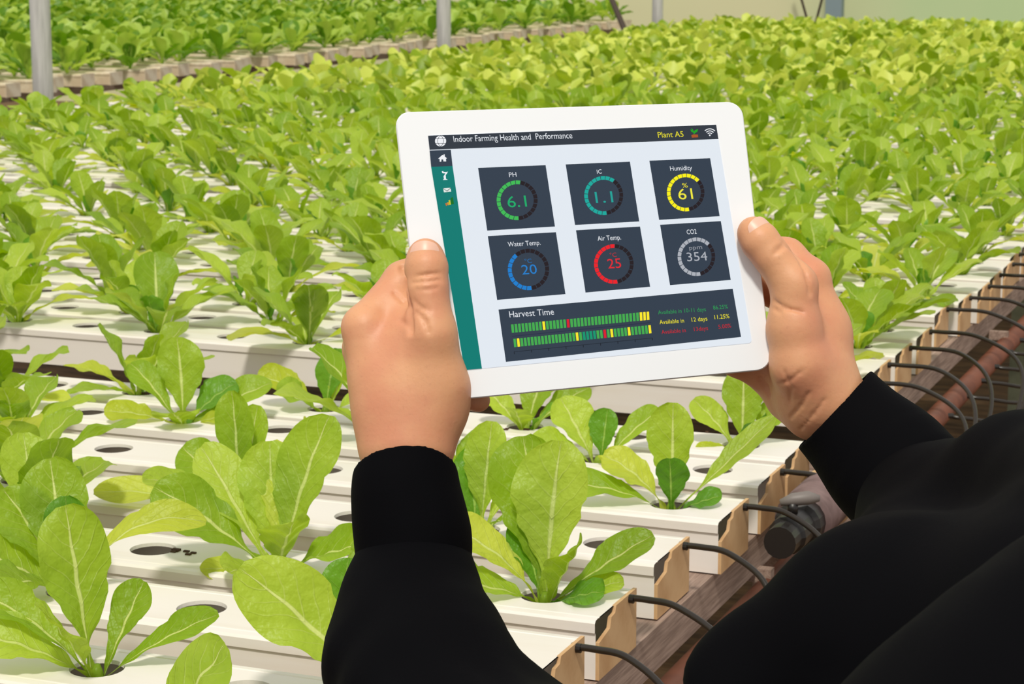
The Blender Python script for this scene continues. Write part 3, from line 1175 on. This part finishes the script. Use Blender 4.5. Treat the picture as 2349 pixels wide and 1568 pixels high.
IC = (238, 240, 244)
flat('globe_icon', [disc((1010.5, 323.8), 12.8, 12.4)], IC, 0.0007, screen, 'white globe icon')
gl = []
for k in (-0.45, 0.45):
    gl.append([(1010.5 - 12.4, 323.8 + k * 12 - .5), (1010.5 + 12.4, 323.8 + k * 12 - .5), (1010.5 + 12.4, 323.8 + k * 12 + .5), (1010.5 - 12.4, 323.8 + k * 12 + .5)])
    gl.append(arcband((1010.5 - k * 16, 323.8), 14, 1.0, -60 if k > 0 else 120, 60 if k > 0 else 240))
flat('globe_lines', gl, DARK, 0.0009, screen)
flat('home_icon', [[z4(p) for p in ((222, 535), (285, 478), (300, 490), (300, 472), (318, 472), (318, 502), (350, 530), (335, 535), (338, 575), (298, 575), (296, 545), (270, 545), (268, 578), (245, 580), (243, 537))]], IC, 0.0007, screen, 'white house icon')
flat('tower_icon', [[z4(p) for p in ((275, 718), (295, 715), (300, 726), (340, 728), (362, 722), (352, 750), (332, 770), (336, 828), (365, 842), (290, 845), (306, 828), (300, 790), (318, 765), (325, 748), (282, 745))]], IC, 0.0007, screen, 'white valve tower icon')
flat('mail_icon', [[z4(p) for p in ((294, 966), (402, 958), (412, 1014), (306, 1024))]], (226, 232, 228), 0.0007, screen, 'white envelope icon')
flat('mail_lines', [[z4(p) for p in ((296, 966), (350, 1002), (400, 960), (404, 966), (352, 1012), (296, 974))]], (40, 70, 70), 0.0009, screen)
for pg, rgb in ((((326, 1186), (345, 1180), (352, 1216), (338, 1220)), (214, 110, 30)), (((352, 1172), (372, 1166), (382, 1208), (362, 1212)), (226, 150, 30)),
                (((372, 1140), (396, 1134), (408, 1204), (386, 1208)), (200, 200, 40)), (((402, 1110), (434, 1090), (452, 1190), (412, 1202)), (10, 110, 30))):
    flat('chart_icon', [[z4(p) for p in pg]], rgb, 0.0007, screen)
wc = z5((1903, 258))
wf = [arcband(wc, r, 2.0, -135, -42) for r in (6.5, 11.2, 16)] + [disc((wc[0], wc[1] - 1.3), 2.0, 2.0, 10)]
flat('wifi_icon', wf, IC, 0.0007, screen, 'white wireless signal icon')
flat('plant_icon', [[z5(p) for p in q] for q in (((1676, 240), (1672, 215), (1640, 200), (1626, 165), (1650, 182), (1640, 150), (1662, 165), (1678, 200)), ((1676, 240), (1676, 205), (1690, 180), (1736, 160), (1726, 200), (1700, 215)))], (24, 160, 30), 0.0007, screen, 'green sprout icon')
flat('plant_icon_soil', [[z5(p) for p in ((1642, 250), (1672, 238), (1734, 240), (1738, 280), (1648, 284))]], (168, 84, 34), 0.0007, screen)


# ------------------------------------------------------------------ person: hands and shirt grown from distance fields
def to_cam(x, y, z):
    return np.array([(x - CX) / FPX * z, (y - CY) / FPX * z, z])


def cam_to_world(V):
    return CAM + V[:, :1] * RT - V[:, 1:2] * UP + V[:, 2:3] * FW


def cone(P, a, b, ra, rb):
    ba = b - a
    t = np.clip(((P - a) @ ba) / (ba @ ba + 1e-12), 0, 1)
    d = P - a - t[..., None] * ba
    return np.sqrt((d * d).sum(-1)) - (ra + (rb - ra) * t)


def smin(a, b, k):
    h = np.maximum(k - np.abs(a - b), 0) / k
    return np.minimum(a, b) - h * h * k * 0.25


def chain(P, pts, k):
    d = None
    for (a, ra), (b, rb) in zip(pts[:-1], pts[1:]):
        c = cone(P, a, b, ra, rb)
        d = c if d is None else smin(d, c, k)
    return d


def surface(fn, lo, hi, h):
    """surface nets over the box lo..hi"""
    lo, hi = np.array(lo), np.array(hi)
    n = np.maximum(((hi - lo) / h).astype(int) + 1, 3)
    ax_ = [lo[i] + h * np.arange(n[i]) for i in range(3)]
    G = np.stack(np.meshgrid(*ax_, indexing='ij'), -1)
    D = np.empty(tuple(n))
    for i in range(0, n[0], 16):
        D[i:i + 16] = fn(G[i:i + 16])
    S = D < 0
    c = np.zeros(tuple(n - 1), int)
    for dx in (0, 1):
        for dy in (0, 1):
            for dz in (0, 1):
                c += S[dx:n[0] - 1 + dx, dy:n[1] - 1 + dy, dz:n[2] - 1 + dz]
    act = (c > 0) & (c < 8)
    idx = -np.ones(tuple(n - 1), int)
    cells = np.argwhere(act)
    idx[act] = np.arange(len(cells))
    acc = np.zeros((len(cells), 3))
    cnt = np.zeros(len(cells))
    corners = [(dx, dy, dz) for dx in (0, 1) for dy in (0, 1) for dz in (0, 1)]
    for a in range(8):
        for b in range(a + 1, 8):
            ca, cb = np.array(corners[a]), np.array(corners[b])
            if np.abs(ca - cb).sum() != 1:
                continue
            ia, ib = cells + ca, cells + cb
            da, db = D[tuple(ia.T)], D[tuple(ib.T)]
            m = (da < 0) != (db < 0)
            t = np.where(m, da / np.where(m, da - db, 1), 0)
            acc += np.where(m[:, None], ca + t[:, None] * (cb - ca), 0)
            cnt += m
    V = lo + h * (cells + acc / cnt[:, None])
    F = []
    for axis in range(3):
        o1, o2 = [(1, 2), (2, 0), (0, 1)][axis]
        sl0, sl1 = [slice(None)] * 3, [slice(None)] * 3
        sl0[axis], sl1[axis] = slice(0, -1), slice(1, None)
        A, B = S[tuple(sl0)], S[tuple(sl1)]
        e = np.argwhere(A != B)
        ok = (e[:, o1] > 0) & (e[:, o2] > 0) & (e[:, o1] < n[o1] - 1) & (e[:, o2] < n[o2] - 1)
        e = e[ok]
        q = []
        for d1, d2 in ((0, 0), (-1, 0), (-1, -1), (0, -1)):
            cc = e.copy()
            cc[:, o1] += d1
            cc[:, o2] += d2
            q.append(idx[tuple(cc.T)])
        q = np.stack(q, 1)
        flip = A[tuple(e.T)]
        q[flip] = q[flip][:, ::-1]
        F.append(q)
    F = np.concatenate(F)
    return V, F


def sdf_object(name, fn, pts, pad, h, mat, parent, smooth_it=2):
    P = np.array(pts)
    V, F = surface(fn, P.min(0) - pad, P.max(0) + pad, h)
    W = cam_to_world(V)
    for _ in range(smooth_it):
        acc = np.zeros_like(W)
        cnt = np.zeros(len(W))
        for a, b in ((0, 1), (1, 2), (2, 3), (3, 0)):
            for s, t in ((a, b), (b, a)):
                np.add.at(acc, F[:, s], W[F[:, t]])
                np.add.at(cnt, F[:, s], 1)
        W = W * 0.5 + 0.5 * acc / np.maximum(cnt, 1)[:, None]
    me = mesh(name, W - np.array(parent.matrix_world.translation if parent.parent is None else PORG), F[:, ::-1], None, True)
    return add(name, me, mat, parent)


def tz(x, y, d):
    """photo pixel at d metres behind (+) or before (-) the tablet glass"""
    return to_cam(x, y, tdepth(x, y) + d)


PORG = np.array([0.0, 0.9, 0.0])
person = empty('person', tuple(PORG))
bpy.context.view_layer.update()
tag(person, 'person in a black long-sleeved shirt holding up the white tablet with both hands', 'person')


def hand_fn(chains, extra):
    def fn(P):
        d = None
        for ch, kk in chains:
            c = chain(P, ch, 0.006)
            d = c if d is None else smin(d, c, kk)
        for (c0_, r0_, kk) in extra:
            c = np.sqrt(((P - c0_) ** 2).sum(-1)) - r0_
            d = smin(d, c, kk)
        return d
    return fn


def crease(fn, lines):
    """skin folds: grooves laid on the surface that fn has along photo lines (points, radius)"""
    segs = []
    for pts_, r in lines:
        q = []
        for (x, y) in pts_:
            z0 = tdepth(x, y)
            zz = np.linspace(z0 - .06, z0 + .08, 280)
            ray_ = np.stack([(x - CX) / FPX * zz, (y - CY) / FPX * zz, zz], -1)
            v = fn(ray_)
            i = int(np.argmax(v < 0))
            q.append(ray_[i] if v[i] < 0 else ray_[120])
        segs += [(a_, b_, r) for a_, b_ in zip(q[:-1], q[1:])]

    def out(P):
        d = fn(P)
        for a_, b_, r in segs:
            g = cone(P, a_, b_, abs(r), abs(r))
            d = -smin(-d, g, 0.0025) if r > 0 else smin(d, g, 0.004)
        return d
    return out


def J(l):
    return [(tz(x, y, d), r) for x, y, d, r in l]


# --- left hand (thumb on the glass bezel, fingers behind)
Lh = [
    (J([(935, 1250, .020, .026), (932, 1120, .014, .026), (930, 1035, .010, .027)]), .01),                       # forearm, wrist
    (J([(905, 1010, .012, .024), (868, 860, .014, .020), (838, 752, .014, .0165)]), .012),                       # index metacarpal
    (J([(915, 1010, .020, .024), (872, 880, .034, .020), (838, 800, .036, .016)]), .012),                        # middle metacarpal
    (J([(930, 1010, .024, .022), (900, 920, .044, .019), (860, 865, .048, .015)]), .012),                        # ring metacarpal
    (J([(965, 1010, .008, .024), (1004, 880, .000, .0205), (990, 765, -.012, .0160)]), .014),                    # thumb metacarpal
    (J([(990, 765, -.012, .0160), (980, 660, -.0135, .0142)]), .008),                                            # thumb proximal
    (J([(980, 660, -.0135, .0142), (978, 612, -.0125, .0138), (976, 586, -.0105, .0120)]), .003),                # thumb distal
    (J([(838, 752, .014, .0155), (925, 645, .028, .0135), (1000, 600, .034, .011), (1060, 590, .020, .009)]), .004),
    (J([(838, 800, .036, .0150), (930, 735, .048, .0135), (1020, 720, .038, .011), (1080, 720, .020, .009)]), .004),
    (J([(860, 865, .048, .0145), (950, 820, .056, .013), (1045, 815, .040, .011), (1100, 820, .021, .009)]), .004),
    (J([(905, 930, .044, .0140), (985, 900, .052, .012), (1065, 905, .040, .0098), (1098, 918, .028, .0082)]), .004),
]
Lx = [(tz(928, 715, .018), .015, .008), (tz(940, 775, .008), .018, .012), (tz(945, 850, .012), .029, .014), (tz(925, 930, .014), .031, .014), (tz(1000, 930, .012), .022, .014)]
Lc = [([(925, 612), (930, 650), (937, 700), (941, 758)], .0032), ([(952, 634), (980, 630), (1008, 627)], .0005), ([(946, 648), (980, 646), (1012, 641)], .0004),
      ([(957, 664), (985, 663), (1004, 659)], .0002), ([(905, 672), (926, 692), (938, 706)], .0009), ([(918, 735), (934, 745), (940, 748)], .0008),
      ([(958, 716), (976, 738), (984, 762)], .0007), ([(950, 690), (968, 706), (985, 712)], .0005)]
ptsL = [p for ch, _ in Lh for p, r in ch]
handL = sdf_object('hand', crease(hand_fn(Lh, Lx), Lc), ptsL, .03, .0013, MT['skin'], person)
handL['label'] = 'left hand with thumb resting on the white bezel'


def nail(c, r, n, a, half, ly, parent):
    """curved nail plate wrapped round the thumb tip: centre c, radius r, outward n, axis a (towards the tip)"""
    n, a = np.array(n, float), np.array(a, float)
    a /= np.linalg.norm(a)
    n -= a * (n @ a)
    n /= np.linalg.norm(n)
    w = np.cross(a, n)
    V, F = [], []
    m = 12
    for j in range(m + 1):
        for i in range(m + 1):
            u, v = -1 + 2 * i / m, -1 + 2 * j / m
            su, sv = u * math.sqrt(1 - 0.40 * v * v), v * math.sqrt(1 - 0.40 * u * u)
            ph = su * half
            rr = r * (1.0 - 0.10 * max(0, sv) ** 2) + 0.0004
            V.append(c + a * (sv * ly) + rr * (math.cos(ph) * n + math.sin(ph) * w))
    for j in range(m):
        for i in range(m):
            q = j * (m + 1) + i
            F.append((q, q + 1, q + m + 2, q + m + 1))
    W = cam_to_world(np.array(V)) - PORG
    o = add('nail', mesh('nail', W, F, None, True), MT['nail'], parent)
    o['label'] = 'pale pink thumb nail'
    return o


nail(tz(977, 590, -.0110), .0130, (-0.05, -0.30, -0.95), (0.0, -1.0, 0.25), 0.86, .0084, handL)

# --- right hand
Rh = [
    (J([(2020, 1050, .010, .0255), (1965, 990, .016, .0255), (1908, 930, .020, .0255)]), .01),
    (J([(1905, 915, .018, .021), (1878, 770, .018, .0180), (1857, 640, .016, .0150)]), .012),
    (J([(1895, 915, .030, .021), (1864, 800, .042, .0175), (1842, 700, .046, .015)]), .012),
    (J([(1880, 925, .034, .021), (1832, 870, .048, .018), (1810, 800, .056, .015)]), .012),
    (J([(1890, 915, .006, .021), (1836, 835, -.004, .0205), (1822, 752, -.008, .0185), (1822, 655, -.012, .0155)]), .012),
    (J([(1822, 655, -.012, .0155), (1768, 585, -.0125, .0130)]), .006),
    (J([(1768, 585, -.0125, .0130), (1742, 551, -.0115, .0125), (1728, 533, -.0100, .0112)]), .003),
    (J([(1857, 640, .016, .0145), (1805, 588, .028, .0125), (1720, 560, .034, .010), (1660, 560, .020, .009)]), .004),
    (J([(1842, 700, .046, .0145), (1770, 660, .052, .0125), (1690, 650, .038, .010), (1630, 650, .021, .009)]), .004),
    (J([(1810, 800, .056, .0140), (1735, 770, .058, .012), (1660, 765, .040, .010), (1610, 765, .021, .009)]), .004),
    (J([(1862, 950, .034, .0175), (1812, 908, .046, .0170), (1772, 866, .050, .0140), (1690, 830, .040, .0098), (1650, 825, .024, .0085)]), .005),
    (J([(1795, 885, .044, .014), (1748, 838, .044, .0125), (1690, 800, .034, .010)]), .003),
]
Rx = [(tz(1862, 850, .016), .028, .012), (tz(1870, 760, .022), .025, .012), (tz(1862, 915, .022), .024, .012)]
Rc = [([(1798, 556), (1820, 578), (1840, 606), (1852, 640), (1858, 672)], .0011), ([(1776, 690), (1800, 706), (1842, 716)], .0008), ([(1774, 706), (1790, 716)], .0007),
      ([(1782, 572), (1796, 562)], .0007), ([(1776, 582), (1800, 566)], .0006), ([(1786, 880), (1812, 872), (1840, 850)], .0003), ([(1812, 958), (1838, 930), (1856, 900)], .0005),
      ([(1835, 985), (1866, 950), (1892, 915)], .0003), ([(1745, 868), (1758, 888), (1764, 905)], .0018), ([(1800, 850), (1816, 890), (1812, 920)], .0003)]
ptsR = [p for ch, _ in Rh for p, r in ch]
handR = sdf_object('hand', crease(hand_fn(Rh, Rx), Rc), ptsR, .03, .0013, MT['skin'], person)
handR['label'] = 'right hand with thumb hooked over the tablet edge'
nail(tz(1735, 541, -.0108), .0124, (0.36, -0.34, -0.87), (-0.60, -0.78, 0.2), 0.86, .0090, handR)

# --- shirt: sleeves and torso, cuffs as parts of it
def W3(x, y, z, r):
    return (to_cam(x, y, z), r)


SL = [W3(948, 1285, 1.482, .0362), W3(944, 1380, 1.465, .0410), W3(945, 1470, 1.442, .0476), W3(985, 1580, 1.408, .0586), W3(1120, 1790, 1.33, .064)]
SL2 = [W3(1120, 1790, 1.33, .064), W3(1650, 2000, 1.15, .070), W3(2300, 1950, 1.0, .080)]
SR = [W3(2105, 1135, 1.49, .041), W3(2165, 1225, 1.44, .052), W3(2130, 1370, 1.36, .057), W3(2080, 1540, 1.27, .086)]
SR2 = [W3(2080, 1540, 1.27, .086), W3(2550, 1560, 1.15, .095), W3(3250, 1530, 1.0, .085)]
SR3 = [W3(2230, 1160, 1.43, .036), W3(2349, 1135, 1.36, .047), W3(2650, 1250, 1.20, .080)]
SR4 = [W3(1772, 1592, 1.28, .052), W3(1990, 1490, 1.31, .030)]


def wc(x, y, z, r):
    v = np.array([x, y, z]) - CAM
    return (np.array([v @ RT, -(v @ UP), v @ FW]), r)


BX, BY = -0.02, 0.98                       # where the person stands in the aisle
SH = [W3(2300, 1950, 1.0, .080), W3(2780, 1730, .98, .100), W3(2930, 1640, .98, .095), W3(3250, 1530, 1.0, .085)]
TO = [W3(2560, 1840, .98, .10), wc(BX - .06, BY, 1.05, .125), wc(BX - .05, BY, .82, .125)]
TO2 = [W3(3000, 1640, .98, .10), wc(BX + .08, BY + .03, 1.05, .125), wc(BX + .07, BY + .03, .82, .125)]


def folds(P, amp):
    x, y, z = P[..., 0], P[..., 1], P[..., 2]
    w = np.sin(38 * x + 55 * y + 3.0 * np.sin(21 * x - 30 * z)) * 0.55 + np.sin(95 * y - 60 * x + 4 * np.sin(33 * x + 12 * y + 20 * z)) * 0.30 + np.sin(70 * x + 20 * y + 60 * z) * 0.25
    return amp * w


def shirt_fn(P):
    d = chain(P, SL, .03)
    for c, k in ((SL2, .03), (SR, .03), (SR2, .04), (SR3, .03), (SR4, .025), (SH, .05), (TO, .08), (TO2, .08)):
        d = smin(d, chain(P, c, .03), k)
    a = np.clip((P[..., 1] - 0.155) / 0.06, 0.15, 1)
    return d + folds(P, 0.0060) * a


pts = [p for c in (SL, SL2, SR, SR2, SR3, SR4, SH, TO, TO2) for p, r in c]
shirt = sdf_object('shirt', shirt_fn, pts, .14, .006, MT['shirt'], person, 1)
shirt['label'] = 'black cotton shirt with long sleeves'


def cuff(pts, cut_p, cut_n, h, label):
    cut_n = cut_n / np.linalg.norm(cut_n)

    def fn(P):
        d = chain(P, pts, .02) + folds(P, 0.0008)
        inner = d + 0.0032
        d = np.maximum(d, -inner)
        return np.maximum(d, (P - cut_p) @ cut_n)
    o = sdf_object('cuff', fn, [p for p, r in pts], .06, h, MT['shirt'], shirt, 1)
    o['label'] = label


CL_ = [W3(930, 1000, 1.486, .0305), W3(931, 1130, 1.482, .0330), W3(946, 1230, 1.480, .0354), W3(950, 1290, 1.478, .0366)]
ax0 = CL_[0][0] - CL_[2][0]
cuff(CL_, to_cam(933, 1068, 1.478), ax0 / np.linalg.norm(ax0) + np.array([0, 0, 0.55]), .0016, 'left black cuff at the wrist')
CR_ = [W3(1860, 885, 1.542, .0315), W3(1925, 950, 1.534, .0330), W3(2030, 1060, 1.512, .0405), W3(2085, 1115, 1.495, .0455)]
ax0 = np.array([-0.72, -0.68, 0.10])
cuff(CR_, to_cam(1913, 940, 1.525), ax0, .0016, 'right black cuff at the wrist')

# --- trousers, shoes, neck and head (outside the photograph)
LEGS = [[wc(BX - .075, BY, .86, .105), wc(BX - .09, BY + .02, .48, .068), wc(BX - .09, BY - .01, .09, .050)],
        [wc(BX + .085, BY + .03, .86, .105), wc(BX + .10, BY + .05, .48, .068), wc(BX + .10, BY + .02, .09, .050)]]


def trouser_fn(P):
    return smin(chain(P, LEGS[0], .03), chain(P, LEGS[1], .03), .03)


MT['trousers'] = plain('dark_trousers', srgb(34, 36, 44), 0.85)
MT['hair'] = plain('black_hair', srgb(26, 20, 18), 0.55)
MT['shoe'] = plain('black_shoe', srgb(24, 22, 22), 0.4)
t_ = sdf_object('trousers', trouser_fn, [p for l_ in LEGS for p, r in l_], .12, .010, MT['trousers'], person, 1)
t_['label'] = 'dark trousers'
for l_, sx in zip(LEGS, (-.09, .10)):
    yb = BY + (-.01 if sx < 0 else .02)
    foot = [wc(BX + sx, yb - .04, .045, .045), wc(BX + sx, yb + .10, .042, .042), wc(BX + sx, yb + .17, .034, .032)]
    sdf_object('shoe', lambda P, q=foot: chain(P, q, .02), [p for p, r in foot], .06, .008, MT['shoe'], person, 1)
hc, _ = W3(2960, 1060, 1.0, 0)
face = np.array([-0.28, 0.16, 1.0])
face /= np.linalg.norm(face)
side = np.cross(np.array([0, 1.0, 0]), face)
side /= np.linalg.norm(side)
upc = np.cross(side, face)                  # towards the crown or the chin, fixed below
if upc[1] > 0:
    upc = -upc


def hp_(f_, s_, u_):
    return hc + face * f_ + side * s_ + upc * u_


def ell(P, c, ax3):
    q = np.stack([(P - c) @ face / ax3[0], (P - c) @ side / ax3[1], (P - c) @ upc / ax3[2]], -1)
    return (np.sqrt((q * q).sum(-1)) - 1) * min(ax3)


def head_fn(P):
    d = ell(P, hp_(-.01, 0, .03), (.095, .076, .088))
    d = smin(d, ell(P, hp_(.025, 0, -.045), (.062, .056, .068)), .03)
    d = smin(d, cone(P, hp_(-.02, 0, -.05), hp_(-.03, .0, -.17), .055, .058), .03)
    d = smin(d, cone(P, hp_(.088, 0, .005), hp_(.104, 0, -.022), .007, .011), .012)
    d = smin(d, cone(P, hp_(.082, -.016, -.062), hp_(.082, .016, -.062), .006, .006), .006)
    for s_ in (-1, 1):
        d = smin(d, cone(P, hp_(-.004, s_ * .076, .012), hp_(-.008, s_ * .074, -.028), .013, .008), .006)
        d = -smin(-d, np.sqrt(((P - hp_(.096, s_ * .032, .004)) ** 2).sum(-1)) - .013, .012)
    return -smin(-d, cone(P, hp_(.092, -.022, -.0625), hp_(.092, .022, -.0625), .0015, .0015), .003)


def hair_fn(P):
    d = ell(P, hp_(-.016, 0, .038), (.101, .083, .094))
    cut = (P - hp_(.035, 0, .03)) @ (face * 0.75 - upc * 0.66)
    return -smin(-d, -cut, .012)


hd = sdf_object('head', head_fn, [hp_(-.05, 0, -.24), hp_(.1, .08, .12), hp_(-.1, -.08, .12)], .04, .0045, MT['skin'], person, 1)
hr = sdf_object('hair', hair_fn, [hp_(-.05, 0, -.06), hp_(.1, .08, .13), hp_(-.11, -.08, .13)], .04, .005, MT['hair'], hd, 1)
for s_ in (-1, 1):
    c_ = hp_(.082, s_ * .032, .004)
    sdf_object('eye', lambda P, c=c_: np.sqrt(((P - c) ** 2).sum(-1)) - .0115, [c_], .016, .003, plain('eye', srgb(230, 226, 220), 0.2), hd, 1)
